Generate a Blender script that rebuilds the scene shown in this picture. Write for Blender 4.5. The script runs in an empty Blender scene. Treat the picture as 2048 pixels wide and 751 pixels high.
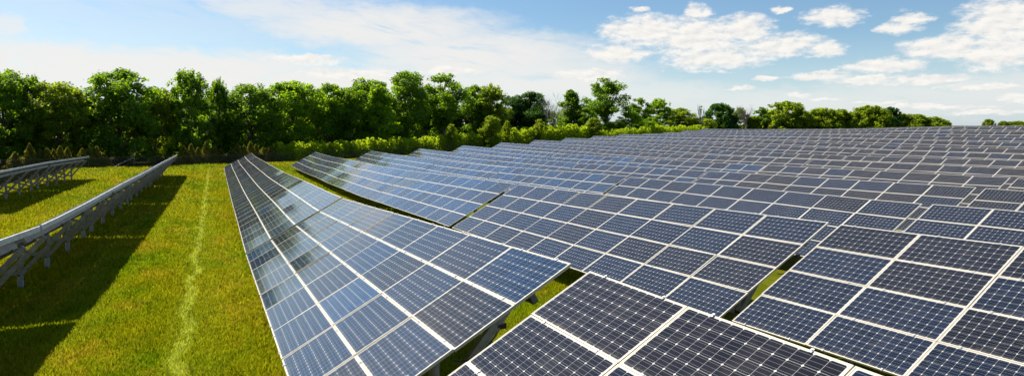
import bpy, math, random
import numpy as np
from mathutils import Matrix, Vector

random.seed(7)
scene = bpy.context.scene
col = scene.collection
rad = math.radians

# ------------------------------------------------------------------ camera
cam_data = bpy.data.cameras.new('camera')
cam = bpy.data.objects.new('camera', cam_data)
col.objects.link(cam)
cam.location = (0, 0, 0)
cam.rotation_euler = (rad(90 - 1.60), 0, rad(-24.817))
cam_data.sensor_width = 36.0
cam_data.lens = 36.0 * 1289.5 / 2048
cam_data.shift_y = -(375.5 - 286.1) / 2048
cam_data.clip_start = 0.1
cam_data.clip_end = 12000
scene.camera = cam

# ------------------------------------------------------------------ exposure and render settings
scene.view_settings.view_transform = 'Standard'
scene.view_settings.look = 'None'
scene.view_settings.gamma = 1
scene.view_settings.use_curve_mapping = False
scene.view_settings.exposure = 0.72
scene.render.engine = 'CYCLES'
scene.cycles.use_denoising = True
scene.cycles.max_bounces = 7
scene.cycles.transparent_max_bounces = 10
scene.cycles.transmission_bounces = 4
scene.cycles.sample_clamp_indirect = 6

# ------------------------------------------------------------------ sun and sky
SUN = Vector((-0.46, 0.72, 1.0)).normalized()
sun_el = math.asin(SUN.z)
sun_az = math.atan2(SUN.x, SUN.y)
sd = bpy.data.lights.new('sun', 'SUN')
sd.energy = 5.0
sd.angle = rad(0.53)
sd.color = (1.0, 0.94, 0.83)
so = bpy.data.objects.new('sun', sd)
col.objects.link(so)
so.location = (-40, 60, 90)
so.rotation_euler = SUN.to_track_quat('Z', 'Y').to_euler()

world = bpy.data.worlds.new('World')
scene.world = world
world.use_nodes = True
wt = world.node_tree
wt.nodes.clear()


class G:
    """small helper for node graphs"""
    def __init__(s, tree):
        s.t = tree

    def n(s, typ, **kw):
        nd = s.t.nodes.new(typ)
        for k, v in kw.items():
            setattr(nd, k, v)
        return nd

    def l(s, a, b):
        s.t.links.new(a, b)

    def put(s, sock, v):
        if isinstance(v, bpy.types.NodeSocket):
            s.l(v, sock)
        else:
            sock.default_value = v

    def m(s, op, a, b=0.0, c=0.0, clamp=False):
        nd = s.n('ShaderNodeMath', operation=op, use_clamp=clamp)
        s.put(nd.inputs[0], a); s.put(nd.inputs[1], b)
        if op in ('MULTIPLY_ADD', 'SMOOTH_MAX', 'SMOOTH_MIN', 'COMPARE'):
            s.put(nd.inputs[2], c)
        return nd.outputs[0]

    def vm(s, op, a, b=(0, 0, 0)):
        nd = s.n('ShaderNodeVectorMath', operation=op)
        s.put(nd.inputs[0], a); s.put(nd.inputs[1], b)
        return nd.outputs['Value'] if op in ('DOT_PRODUCT', 'LENGTH') else nd.outputs[0]

    def ss(s, v, lo, hi, a=0.0, b=1.0):
        nd = s.n('ShaderNodeMapRange', interpolation_type='SMOOTHSTEP')
        s.put(nd.inputs['Value'], v)
        s.put(nd.inputs['From Min'], lo); s.put(nd.inputs['From Max'], hi)
        s.put(nd.inputs['To Min'], a); s.put(nd.inputs['To Max'], b)
        return nd.outputs[0]

    def mix(s, f, a, b, mode='MIX'):
        nd = s.n('ShaderNodeMix', data_type='RGBA', blend_type=mode)
        s.put(nd.inputs[0], f); s.put(nd.inputs[6], a); s.put(nd.inputs[7], b)
        return nd.outputs[2]

    def noise(s, vec, scale, detail=4.0, rough=0.55, out=0, dist=0.0):
        nd = s.n('ShaderNodeTexNoise')
        if vec is not None:
            s.l(vec, nd.inputs['Vector'])
        nd.inputs['Scale'].default_value = scale
        nd.inputs['Detail'].default_value = detail
        nd.inputs['Roughness'].default_value = rough
        nd.inputs['Distortion'].default_value = dist
        return nd.outputs[out]

    def xyz(s, x, y, z):
        nd = s.n('ShaderNodeCombineXYZ')
        s.put(nd.inputs[0], x); s.put(nd.inputs[1], y); s.put(nd.inputs[2], z)
        return nd.outputs[0]

    def sep(s, v):
        nd = s.n('ShaderNodeSeparateXYZ')
        s.l(v, nd.inputs[0])
        return nd.outputs


g = G(wt)
sky = g.n('ShaderNodeTexSky', sky_type='NISHITA', sun_disc=False)
sky.sun_elevation = sun_el
sky.sun_rotation = sun_az
sky.altitude = 200
sky.air_density = 1.0
sky.dust_density = 0.6
sky.ozone_density = 2.5
tc = g.n('ShaderNodeTexCoord')
D = tc.outputs['Generated']
dx, dy, dz = g.sep(D)
az = g.m('MULTIPLY', g.m('ARCTAN2', dx, dy), 57.2958)
el = g.m('MULTIPLY', g.m('ARCSINE', dz), 57.2958)
P0 = g.xyz(az, el, 0.0)
# cloud outlines are roughened by noise in direction space
wob = g.noise(g.vm('MULTIPLY', P0, (0.55, 1.25, 1.0)), 1.0, 5.0, 0.6, out=1)
wob = g.vm('MULTIPLY', g.vm('SUBTRACT', wob, (0.5, 0.5, 0.5)), (2.6, 1.3, 0.0))
P = g.vm('ADD', P0, wob)
# heaped fair-weather clouds: azimuth, elevation, half width, half height in degrees
HEAPS = [(36.42, 8.09, 4.05, 1.31), (40.66, 9.6, 1.15, 0.6), (40.68, 7.4, 4.52, 1.71), (44.6, 7.86, 2.36, 1.25), (47.5, 6.42, 3.4, 0.98), (50.81, 6.02, 1.51, 0.68), (42.24, 5.56, 4.45, 0.93), (34.08, 6.18, 3.03, 0.79), (34.28, 8.32, 1.82, 0.7), (36.07, 9.95, 0.94, 0.3), (51.13, 8.53, 2.21, 0.8), (47.54, 9.41, 0.83, 0.25), (55.41, 7.38, 1.58, 0.53), (62.09, 7.17, 3.08, 1.94), (58.6, 5.68, 3.06, 0.96), (61.56, 5.13, 2.56, 1.21), (54.79, 4.59, 2.83, 0.62), (50.29, 3.91, 2.6, 0.4), (53.12, 3.51, 2.75, 0.35), (57.71, 3.42, 2.66, 0.3), (44.45, 3.0, 1.26, 0.21), (46.27, 3.79, 1.0, 0.25), (48.66, 2.47, 0.97, 0.24), (61.43, 4.33, 0.69, 0.32), (62.51, 1.93, 0.94, 0.25), (7.15, 5.51, 3.23, 0.47), (19.34, 4.8, 2.73, 0.44), (56.69, 8.02, 1.28, 0.45), (10.75, 4.29, 5.02, 0.43), (31.7, 4.39, 3.07, 0.44)]
# thin veils of high cloud with a weight
VEILS = [(-10.13, 4.35, 9.83, 1.82, 1.0), (-0.22, 4.41, 10.93, 1.81, 1.0), (5.13, 9.48, 7.08, 1.25, 0.8), (13.3, 8.39, 11.09, 1.96, 1.0), (21.54, 6.16, 11.52, 2.22, 1.0), (27.74, 3.98, 9.75, 2.22, 0.9), (10.74, 3.44, 16.72, 1.72, 1.0), (-13.23, 6.76, 1.65, 0.87, 0.8), (36.03, 2.61, 8.55, 1.31, 0.6), (58.97, 1.83, 9.12, 1.1, 0.5)]
# the rest of the sky round the field
HEAPS += [(57.8, 1.35, 3.5, .18), (60.8, 2.75, 2.6, .22), (54.5, 1.75, 1.8, .16), (50.5, 2.1, 1.5, .14), (61.5, 0.9, 3.0, .2)]
rs = random.Random(5)
for k in range(16):
    a = rs.uniform(75, 345)
    HEAPS.append((a if a < 180 else a - 360, rs.uniform(5, 22), rs.uniform(3, 8), rs.uniform(1, 2.6)))
VEILS += [(-6, 9.0, 16, 4.0, .34), (52, 1.9, 16, 1.1, .55), (60, 2.6, 10, 1.2, .6), (-35, 8, 14, 4, .9), (-60, 14, 18, 5, .8), (-20, 19, 24, 7, .75), (95, 9, 20, 4, .6), (150, 10, 30, 5, .6), (-120, 9, 30, 4, .6)]  # high unseen veil added to pale the reflections in the first row
acc = None
for (a, e, ra, re) in HEAPS:
    q = g.vm('MULTIPLY', g.vm('SUBTRACT', P, (a, e, 0)), (1 / (ra * 1.12), 1 / (re * 1.2), 0))
    v = g.m('SUBTRACT', 1.0, g.vm('DOT_PRODUCT', q, q))
    acc = v if acc is None else g.m('SMOOTH_MAX', acc, v, 0.35)
body = g.noise(g.vm('MULTIPLY', P0, (0.8, 1.9, 1.0)), 1.0, 7.0, 0.62)
fine = g.noise(g.vm('MULTIPLY', P0, (2.6, 5.0, 1.0)), 1.0, 4.0, 0.6)
dens = g.m('ADD', g.m('MAXIMUM', acc, -1.5), g.m('MULTIPLY', g.m('SUBTRACT', body, 0.5), 2.0))
dens = g.m('ADD', dens, g.m('MULTIPLY', g.m('SUBTRACT', fine, 0.5), 0.4))
heap_a = g.ss(dens, -0.10, 0.95)
# cirrus
vac = None
PW = g.vm('ADD', P0, g.vm('MULTIPLY', wob, (2.2, 1.5, 0)))
for (a, e, ra, re, w) in VEILS:
    q = g.vm('MULTIPLY', g.vm('SUBTRACT', PW, (a, e, 0)), (0.88 / ra, 0.85 / re, 0))
    v = g.m('MULTIPLY', g.ss(g.vm('DOT_PRODUCT', q, q), 1.3, 0.0), w)
    vac = v if vac is None else g.m('MAXIMUM', vac, v)
rot = g.n('ShaderNodeVectorRotate', rotation_type='Z_AXIS')
g.l(P0, rot.inputs['Vector'])
rot.inputs['Angle'].default_value = rad(10)
streak = g.noise(g.vm('MULTIPLY', rot.outputs[0], (0.16, 0.95, 1.0)), 1.0, 8.0, 0.62, dist=0.5)
veil_a = g.m('MULTIPLY', vac, g.ss(streak, 0.16, 0.50))
veil_a = g.m('MULTIPLY', veil_a, 0.92)
# pale band close to the horizon
low = g.ss(el, 8.0, 0.0, 0.0, 0.55)
body2 = g.noise(g.vm('ADD', g.vm('MULTIPLY', P0, (0.8, 1.9, 1.0)), (-0.30, 0.62, 0.0)), 1.0, 7.0, 0.62)
relief = g.m('MULTIPLY', g.m('SUBTRACT', body, body2), 1.25)
thick = g.ss(dens, 0.7, 2.0, 0.0, -0.32)
lit = g.m('ADD', g.m('ADD', relief, thick), 0.86, clamp=True)
heap_c = g.mix(lit, (5.7, 5.85, 6.2, 1), (9.0, 8.75, 8.3, 1))
skyb = g.mix(1.0, sky.outputs[0], (0.92, 1.07, 1.13, 1), 'MULTIPLY')
skyc = g.mix(low, skyb, (7.0, 8.0, 9.0, 1))
c1 = g.mix(veil_a, skyc, (8.3, 8.1, 7.8, 1))
c2 = g.mix(heap_a, c1, heap_c)
bg = g.n('ShaderNodeBackground')
g.l(c2, bg.inputs['Color'])
bg.inputs['Strength'].default_value = 0.0655
wo = g.n('ShaderNodeOutputWorld')
g.l(bg.outputs[0], wo.inputs['Surface'])


# ------------------------------------------------------------------ terrain (a fitted smooth surface of panel lower-edge heights)
CTRL = np.array([[10.19, 102.68, -5.98], [19.37, 105.63, -6.07], [28.54, 108.6, -5.94], [37.72, 111.89, -5.69], [46.89, 114.49, -5.28], [56.07, 118.11, -4.98], [65.24, 122.08, -4.67], [74.42, 124.77, -4.37], [83.59, 128.33, -4.12], [92.76, 131.59, -4.1], [101.94, 134.88, -3.86], [111.11, 137.9, -3.41], [120.29, 141.32, -2.99], [10.19, 6.89, -4.17], [19.37, 11.51, -4.61], [28.54, 16.14, -4.78], [37.72, 20.77, -4.92], [46.89, 25.39, -4.9], [56.07, 30.03, -4.75], [65.24, 34.66, -4.68], [74.42, 39.29, -4.4], [83.59, 43.93, -4.07], [92.76, 48.57, -3.49], [101.94, 53.21, -2.81], [111.11, 57.85, -2.17], [120.29, 62.48, -1.95], [1.02, 26.05, -4.83], [1.02, 7.79, -3.85], [10.19, 29.13, -4.84], [10.19, 11.09, -4.31], [10.19, 47.48, -5.37], [19.37, 32.56, -5.03], [19.37, 50.83, -5.51], [19.37, 14.51, -4.7], [28.54, 17.97, -4.79], [37.72, 21.42, -4.91], [28.54, 53.99, -5.58], [37.72, 57.29, -5.43], [56.07, 63.96, -5.2], [65.24, 67.51, -4.71], [74.42, 70.66, -4.32], [83.59, 74.4, -3.89], [92.76, 77.87, -3.52], [101.94, 81.41, -3.08], [37.72, 39.06, -5.21], [46.89, 42.68, -5.08], [56.07, 46.13, -5.05], [65.24, 49.67, -4.72], [74.42, 53.14, -4.51], [83.59, 56.64, -3.99], [92.76, 60.19, -3.61], [101.94, 63.54, -2.86], [111.11, 66.92, -2.19], [10.19, 79.89, -5.9], [10.19, 68.48, -5.81], [10.19, 59.35, -5.64], [10.19, 47.95, -5.47], [10.19, 102.5, -6.02], [10.19, 85.62, -6.01], [10.19, 71.77, -5.78], [1.02, 98.38, -5.83], [1.02, 84.59, -5.83], [1.02, 68.41, -5.61], [1.02, 49.72, -5.35], [1.02, 34.28, -4.99], [-8.16, 95.56, -5.73], [-8.16, 56.16, -5.28], [-8.16, 42.29, -5.08], [-8.16, 32.81, -4.97], [-8.16, 24.95, -4.84], [-8.16, 23.09, -4.84], [-8.16, 22.26, -4.77], [-8.16, 18.57, -4.56], [-17.33, 93.59, -5.66], [-17.33, 70.97, -5.23], [-17.33, 55.98, -5.13], [1.02, 7.37, -3.87], [1.02, 0.0, -3.75], [1.02, -8.0, -3.63], [1.02, -30.0, -3.4], [10.19, 2.0, -4.05], [10.19, -7.0, -3.85], [10.19, -30.0, -3.5], [-8.2, 0.0, -3.95], [-8.2, -30.0, -3.5], [-17.0, 20.0, -4.7], [-17.0, -30.0, -3.7], [-60.0, -30.0, -4.0], [-60.0, 50.0, -4.8], [-60.0, 110.0, -5.4], [40.0, -30.0, -4.6], [80.0, -30.0, -4.3], [120.0, -30.0, -2.2], [-60.0, 160.0, -5.6], [-17.0, 120.0, -5.95], [1.0, 125.0, -6.1], [1.0, 160.0, -6.3], [40.0, 160.0, -5.9], [74.0, 160.0, -4.8], [111.0, 175.0, -4.0], [120.0, 220.0, -4.2], [180.0, 160.0, -3.6], [180.0, 60.0, -2.9], [180.0, -30.0, -3.2], [180.0, 240.0, -4.2], [60.0, 240.0, -5.6], [-40.0, 240.0, -6.2], [145.0, 60.0, -2.3], [145.0, 100.0, -2.6], [145.0, 170.0, -3.5]])


def _U(r2):
    return np.where(r2 > 0, r2 * np.log(np.maximum(r2, 1e-12)), 0)


_xy = CTRL[:, :2] / 50.0
_n = len(CTRL)
_A = np.zeros((_n + 3, _n + 3))
_A[:_n, :_n] = _U(((_xy[:, None] - _xy[None]) ** 2).sum(-1)) + np.eye(_n) * 0.006
_A[:_n, _n:] = np.c_[np.ones(_n), _xy]
_A[_n:, :_n] = _A[:_n, _n:].T
_W = np.linalg.solve(_A, np.r_[CTRL[:, 2], 0, 0, 0])
CLEAR = 0.80


def lowz(x, y):
    x = np.clip(np.asarray(x, float), -60, 180) / 50.0
    y = np.clip(np.asarray(y, float), -30, 240) / 50.0
    r2 = (x[..., None] - _xy[:, 0]) ** 2 + (y[..., None] - _xy[:, 1]) ** 2
    return _U(r2) @ _W[:_n] + _W[-3] + _W[-2] * x + _W[-1] * y


def gz(x, y):
    return float(lowz(np.array(float(x)), np.array(float(y)))) - CLEAR


# ------------------------------------------------------------------ mesh helpers
def new_mesh(name, verts, faces, mats=(), mat_idx=None, smooth=False):
    me = bpy.data.meshes.new(name)
    me.from_pydata([tuple(v) for v in verts], [], faces)
    for m in mats:
        me.materials.append(m)
    if mat_idx is not None:
        me.polygons.foreach_set('material_index', mat_idx)
    if smooth:
        me.polygons.foreach_set('use_smooth', [True] * len(me.polygons))
    me.update()
    return me


def fast_mesh(name, V, F, k, mats=(), tint=None):
    """V (n,3), F (m,k) arrays; tint: one number per face"""
    me = bpy.data.meshes.new(name)
    me.vertices.add(len(V))
    me.vertices.foreach_set('co', np.asarray(V, np.float32).ravel())
    me.loops.add(F.size)
    me.loops.foreach_set('vertex_index', F.astype(np.int32).ravel())
    me.polygons.add(len(F))
    me.polygons.foreach_set('loop_start', np.arange(0, F.size, k, dtype=np.int32))
    me.polygons.foreach_set('loop_total', np.full(len(F), k, np.int32))
    for m in mats:
        me.materials.append(m)
    me.update(calc_edges=True)
    if tint is not None:
        at = me.attributes.new('tint', 'FLOAT', 'FACE')
        at.data.foreach_set('value', np.asarray(tint, np.float32))
    return me


def link(name, me, parent=None, mat=None):
    o = bpy.data.objects.new(name, me)
    col.objects.link(o)
    if parent is not None:
        o.parent = parent
    if mat is not None:
        o.matrix_local = mat
    return o


def empty(name, loc):
    o = bpy.data.objects.new(name, None)
    col.objects.link(o)
    o.location = loc
    o.empty_display_size = 0.5
    return o


def tag(o, label=None, cat=None, group=None, kind=None):
    if label: o['label'] = label
    if cat: o['category'] = cat
    if group: o['group'] = group
    if kind: o['kind'] = kind
    return o


class MB:
    """collects boxes and tubes into one mesh"""
    def __init__(s):
        s.v = []; s.f = []

    def box(s, cx, cy, cz, sx, sy, sz):
        b = len(s.v)
        for z in (-1, 1):
            for y in (-1, 1):
                for x in (-1, 1):
                    s.v.append((cx + x * sx / 2, cy + y * sy / 2, cz + z * sz / 2))
        s.f += [(b, b + 2, b + 3, b + 1), (b + 4, b + 5, b + 7, b + 6), (b, b + 1, b + 5, b + 4), (b + 2, b + 6, b + 7, b + 3),
                (b, b + 4, b + 6, b + 2), (b + 1, b + 3, b + 7, b + 5)]

    def tube(s, pts, radii, n=8, cap=True):
        pts = [Vector(p) for p in pts]
        rings = []
        for i, p in enumerate(pts):
            d = (pts[min(i + 1, len(pts) - 1)] - pts[max(i - 1, 0)]).normalized()
            up = Vector((0, 0, 1)) if abs(d.z) < 0.9 else Vector((1, 0, 0))
            a = d.cross(up).normalized(); c = d.cross(a).normalized()
            b = len(s.v)
            for k in range(n):
                t = 2 * math.pi * k / n
                s.v.append(tuple(p + (a * math.cos(t) + c * math.sin(t)) * radii[i]))
            rings.append(b)
        for r0, r1 in zip(rings, rings[1:]):
            for k in range(n):
                s.f.append((r0 + k, r0 + (k + 1) % n, r1 + (k + 1) % n, r1 + k))
        if cap:
            s.f.append(tuple(rings[0] + k for k in range(n))[::-1])
            s.f.append(tuple(rings[-1] + k for k in range(n)))

    def beam(s, p, q, w, h, up=(0, 0, 1), channel=False):
        """rectangular or C section bar from p to q"""
        p = Vector(p); q = Vector(q)
        d = (q - p).normalized(); up = Vector(up)
        a = d.cross(up).normalized(); c = a.cross(d).normalized()
        if channel:
            t = 0.012
            prof = [(-w / 2, -h / 2), (w / 2, -h / 2), (w / 2, -h / 2 + t), (-w / 2 + t, -h / 2 + t), (-w / 2 + t, h / 2 - t), (w / 2, h / 2 - t), (w / 2, h / 2), (-w / 2, h / 2)]
        else:
            prof = [(-w / 2, -h / 2), (w / 2, -h / 2), (w / 2, h / 2), (-w / 2, h / 2)]
        n = len(prof); b = len(s.v)
        for o in (p, q):
            for (x, y) in prof:
                s.v.append(tuple(o + a * x + c * y))
        for k in range(n):
            s.f.append((b + k, b + (k + 1) % n, b + n + (k + 1) % n, b + n + k))
        if not channel:
            s.f.append((b + 3, b + 2, b + 1, b)); s.f.append((b + 4, b + 5, b + 6, b + 7))

    def mesh(s, name, mats, smooth=False):
        return new_mesh(name, s.v, s.f, mats, smooth=smooth)


# ------------------------------------------------------------------ materials
def material(name):
    m = bpy.data.materials.new(name)
    m.use_nodes = True
    m.node_tree.nodes.clear()
    return m, G(m.node_tree)


def out(g, sh, disp=None):
    o = g.n('ShaderNodeOutputMaterial')
    g.l(sh, o.inputs['Surface'])


def bump(g, h, strength, dist=0.02):
    b = g.n('ShaderNodeBump')
    g.l(h, b.inputs['Height'])
    b.inputs['Strength'].default_value = strength
    b.inputs['Distance'].default_value = dist
    return b.outputs[0]


def metal_mat(name, c, rough, metallic=0.7, var=0.12, scale=6.0):
    m, g = material(name)
    t = g.n('ShaderNodeTexCoord').outputs['Object']
    n = g.noise(t, scale, 5, 0.6)
    f = g.ss(n, 0.3, 0.7, 1 - var, 1 + var)
    cc = g.mix(1.0, (c[0], c[1], c[2], 1), g.xyz(f, f, f), 'MULTIPLY')
    b = g.n('ShaderNodeBsdfPrincipled')
    g.l(cc, b.inputs['Base Color'])
    b.inputs['Metallic'].default_value = metallic
    g.l(g.ss(n, 0.3, 0.7, rough - 0.06, rough + 0.1), b.inputs['Roughness'])
    out(g, b.outputs[0])
    return m


M_FRAME = metal_mat('anodised_frame', (0.52, 0.470, 0.375), 0.48, 0.25, 0.06)
M_GALV = metal_mat('galvanised_steel', (0.55, 0.57, 0.60), 0.5, 0.55, 0.22, 9.0)
M_STEEL = metal_mat('weathered_steel', (0.36, 0.35, 0.33), 0.6, 0.3, 0.25, 7.0)
M_DARKPOST = metal_mat('dull_fence_steel', (0.10, 0.10, 0.09), 0.7, 0.2, 0.2)
M_RAIL = metal_mat('dull_rail_steel', (0.16, 0.155, 0.15), 0.6, 0.3, 0.25)
M_CONC = metal_mat('pile_sleeve', (0.33, 0.35, 0.37), 0.6, 0.2, 0.15, 9.0)
M_BLACK = metal_mat('black_plastic', (0.02, 0.02, 0.02), 0.5, 0.0, 0.2)
M_BACK = metal_mat('back_sheet', (0.55, 0.54, 0.50), 0.55, 0.0, 0.08, 2.0)


def cell_material():
    m, g = material('photovoltaic_glass')
    uv = g.n('ShaderNodeUVMap').outputs[0]
    u, v, _ = g.sep(uv)
    cu = g.m('DIVIDE', g.m('SUBTRACT', u, 0.5 * (LONG - 12 * CELL)), CELL)
    cv = g.m('DIVIDE', g.m('SUBTRACT', v, 0.5 * (SHORT - 6 * CELL)), CELL)
    fu = g.m('FRACT', cu); fv = g.m('FRACT', cv)
    au = g.m('SUBTRACT', 0.5, g.m('ABSOLUTE', g.m('SUBTRACT', fu, 0.5)))
    av = g.m('SUBTRACT', 0.5, g.m('ABSOLUTE', g.m('SUBTRACT', fv, 0.5)))
    gap = g.m('LESS_THAN', g.m('MINIMUM', au, av), 0.011)
    corner = g.m('LESS_THAN', g.m('ADD', au, av), 0.105)
    ins = g.m('MULTIPLY', g.m('MULTIPLY', g.m('GREATER_THAN', cu, 0.0), g.m('LESS_THAN', cu, 12.0)),
              g.m('MULTIPLY', g.m('GREATER_THAN', cv, 0.0), g.m('LESS_THAN', cv, 6.0)))
    white = g.m('MAXIMUM', corner, g.m('SUBTRACT', 1.0, ins))
    bus = None
    for c in (0.17, 0.5, 0.83):
        b = g.m('LESS_THAN', g.m('ABSOLUTE', g.m('SUBTRACT', fv, c)), 0.0085)
        bus = b if bus is None else g.m('MAXIMUM', bus, b)
    inf = g.n('ShaderNodeObjectInfo')
    rnd = inf.outputs['Random']
    tone = inf.outputs['Color']          # module batch colour, with reflected sky blue painted in by row and table
    # each cell a touch lighter or darker than the next
    wn = g.n('ShaderNodeTexWhiteNoise', noise_dimensions='3D')
    g.l(g.xyz(g.m('FLOOR', cu), g.m('FLOOR', cv), g.m('MULTIPLY', rnd, 91.0)), wn.inputs['Vector'])
    k = g.m('MULTIPLY_ADD', wn.outputs['Value'], 0.5, 0.75)
    cell = g.mix(1.0, tone, g.xyz(k, k, k), 'MULTIPLY')
    c = g.mix(gap, g.mix(bus, cell, (0.17, 0.18, 0.20, 1)), (0.36, 0.36, 0.36, 1))
    c = g.mix(white, c, (0.52, 0.50, 0.455, 1))
    dust = g.noise(g.n('ShaderNodeTexCoord').outputs['Object'], 2.2, 5, 0.65)
    grime = g.m('MULTIPLY', g.ss(v, 0.10, 0.0), g.ss(g.noise(g.vm('MULTIPLY', uv, (14.0, 3.0, 1.0)), 1.0, 4, 0.7), 0.35, 0.75, 0.03, 0.30))
    c = g.mix(grime, c, (0.35, 0.30, 0.22, 1))
    vor = g.n('ShaderNodeTexVoronoi', feature='DISTANCE_TO_EDGE') if False else g.n('ShaderNodeTexVoronoi')
    g.l(g.xyz(u, v, g.m('MULTIPLY', rnd, 57.0)), vor.inputs['Vector'])
    vor.inputs['Scale'].default_value = 1.3
    spot = g.m('MULTIPLY', g.m('LESS_THAN', vor.outputs['Distance'], 0.022), g.m('GREATER_THAN', rnd, 0.6))
    c = g.mix(g.m('MULTIPLY', spot, 0.8), c, (0.62, 0.60, 0.54, 1))
    c = g.mix(g.ss(dust, 0.45, 0.85, 0.0, 0.07), c, (0.42, 0.38, 0.30, 1))
    b = g.n('ShaderNodeBsdfPrincipled')
    g.l(c, b.inputs['Base Color'])
    b.inputs['IOR'].default_value = 1.52
    g.l(g.ss(dust, 0.3, 0.8, 0.055, 0.15), b.inputs['Roughness'])
    out(g, b.outputs[0])
    return m


# module dimensions (metres): landscape, long side along the row
U_STEP, V_STEP = 1.98, 1.01
LEN, WID = 1.967, 1.003
LIP = 0.0115
LONG, SHORT = LEN - 2 * LIP, WID - 2 * LIP
CELL = 0.1584
M_CELL = cell_material()


def grass_color(g, vec, blade=False):
    x, y, z = g.sep(vec)
    flat = g.xyz(x, g.m('MULTIPLY', y, 0.45), 0.0)
    big = g.noise(flat, 0.16, 4, 0.6)
    mid = g.noise(flat, 0.9, 5, 0.65)
    fine = g.noise(flat, 7.0, 5, 0.7)
    strawn = g.noise(g.vm('ADD', flat, (31.0, 12.0, 0.0)), 0.55, 6, 0.72)
    c = g.mix(g.ss(mid, 0.30, 0.70), (0.078, 0.145, 0.004, 1), (0.200, 0.250, 0.006, 1))
    c = g.mix(g.ss(big, 0.36, 0.58, 0.0, 0.75), c, (0.245, 0.220, 0.007, 1))
    c = g.mix(g.ss(strawn, 0.49, 0.66, 0.0, 0.62), c, (0.350, 0.250, 0.032, 1))
    c = g.mix(g.ss(fine, 0.40, 0.75, 0.0, 0.35), c, (0.050, 0.085, 0.004, 1))
    # mowing bands running with the rows
    band = g.noise(g.xyz(g.m('MULTIPLY', x, 1.0), g.m('MULTIPLY', y, 0.025), 3.0), 1.1, 3, 0.55)
    c = g.mix(g.ss(band, 0.46, 0.62, 0.0, 0.40), c, (0.235, 0.262, 0.018, 1))
    # worn pale streak of cut grass left by the mower, running with the rows
    wav = g.m('MULTIPLY', g.m('SUBTRACT', g.noise(g.xyz(0.0, y, 0.0), 0.30, 4, 0.65), 0.5), 1.1)
    dx = g.m('ABSOLUTE', g.m('SUBTRACT', g.m('ADD', x, wav), -0.74))
    patch = g.ss(g.noise(flat, 2.6, 5, 0.7), 0.33, 0.54)
    st = g.m('MULTIPLY', g.ss(dx, 0.26, 0.03), patch)
    st = g.m('MULTIPLY', st, g.ss(y, 110.0, 100.0))
    c = g.mix(g.m('MULTIPLY', st, 0.80), c, (0.350, 0.395, 0.075, 1))
    # bare dark brown soil under the hedge and the trees beyond the fence
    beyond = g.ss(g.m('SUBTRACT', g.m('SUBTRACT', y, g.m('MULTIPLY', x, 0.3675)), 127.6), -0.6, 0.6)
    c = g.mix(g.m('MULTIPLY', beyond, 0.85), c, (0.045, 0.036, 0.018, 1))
    return c, fine


def ground_material():
    m, g = material('grassland')
    t = g.n('ShaderNodeTexCoord').outputs['Object']
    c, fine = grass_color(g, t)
    c = g.mix(1.0, c, (0.55, 0.56, 0.50, 1), 'MULTIPLY')  # ground darkened evenly to imitate the self-shade of the blade layer
    b = g.n('ShaderNodeBsdfPrincipled')
    g.l(c, b.inputs['Base Color'])
    b.inputs['Roughness'].default_value = 0.9
    b.inputs['Specular IOR Level'].default_value = 0.02
    h = g.noise(t, 14.0, 5, 0.75)
    h2 = g.noise(t, 1.6, 5, 0.6)
    g.l(bump(g, g.m('ADD', g.m('MULTIPLY', h, 0.5), h2), 0.9, 0.10), b.inputs['Normal'])
    out(g, b.outputs[0])
    return m


def blade_material():
    m, g = material('grass_blades')
    t = g.n('ShaderNodeTexCoord').outputs['Object']
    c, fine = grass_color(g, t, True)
    at = g.n('ShaderNodeAttribute', attribute_name='tint').outputs['Fac']
    k = g.m('MULTIPLY_ADD', at, 0.9, 0.95)
    c = g.mix(1.0, c, g.xyz(k, k, k), 'MULTIPLY')
    d = g.n('ShaderNodeBsdfDiffuse'); g.l(c, d.inputs[0])
    tr = g.n('ShaderNodeBsdfTranslucent')
    g.l(g.mix(1.0, c, (1.3, 1.25, 0.6, 1), 'MULTIPLY'), tr.inputs[0])
    mx = g.n('ShaderNodeMixShader'); mx.inputs[0].default_value = 0.45
    g.l(d.outputs[0], mx.inputs[1]); g.l(tr.outputs[0], mx.inputs[2])
    out(g, mx.outputs[0])
    return m


def leaf_material(name, dark, light, trans, tf=0.52):
    m, g = material(name)
    at = g.n('ShaderNodeAttribute', attribute_name='tint').outputs['Fac']
    rnd = g.n('ShaderNodeObjectInfo').outputs['Random']
    n = g.noise(g.n('ShaderNodeTexCoord').outputs['Object'], 0.6, 3, 0.5)
    f = g.m('ADD', g.m('MULTIPLY', at, 0.55), g.m('MULTIPLY', g.ss(n, 0.3, 0.7), 0.45))
    c = g.mix(f, (*dark, 1), (*light, 1))
    k = g.m('MULTIPLY_ADD', rnd, 0.35, 0.85)
    c = g.mix(1.0, c, g.xyz(g.m('MULTIPLY_ADD', rnd, 0.45, 0.72), k, k), 'MULTIPLY')
    b = g.n('ShaderNodeBsdfPrincipled')
    g.l(c, b.inputs['Base Color'])
    b.inputs['Roughness'].default_value = 0.55
    b.inputs['Specular IOR Level'].default_value = 0.3
    tr = g.n('ShaderNodeBsdfTranslucent')
    g.l(g.mix(f, (trans[0] * .6, trans[1] * .6, trans[2] * .6, 1), (*trans, 1)), tr.inputs[0])
    mx = g.n('ShaderNodeMixShader'); mx.inputs[0].default_value = tf
    g.l(b.outputs[0], mx.inputs[1]); g.l(tr.outputs[0], mx.inputs[2])
    out(g, mx.outputs[0])
    return m


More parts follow.
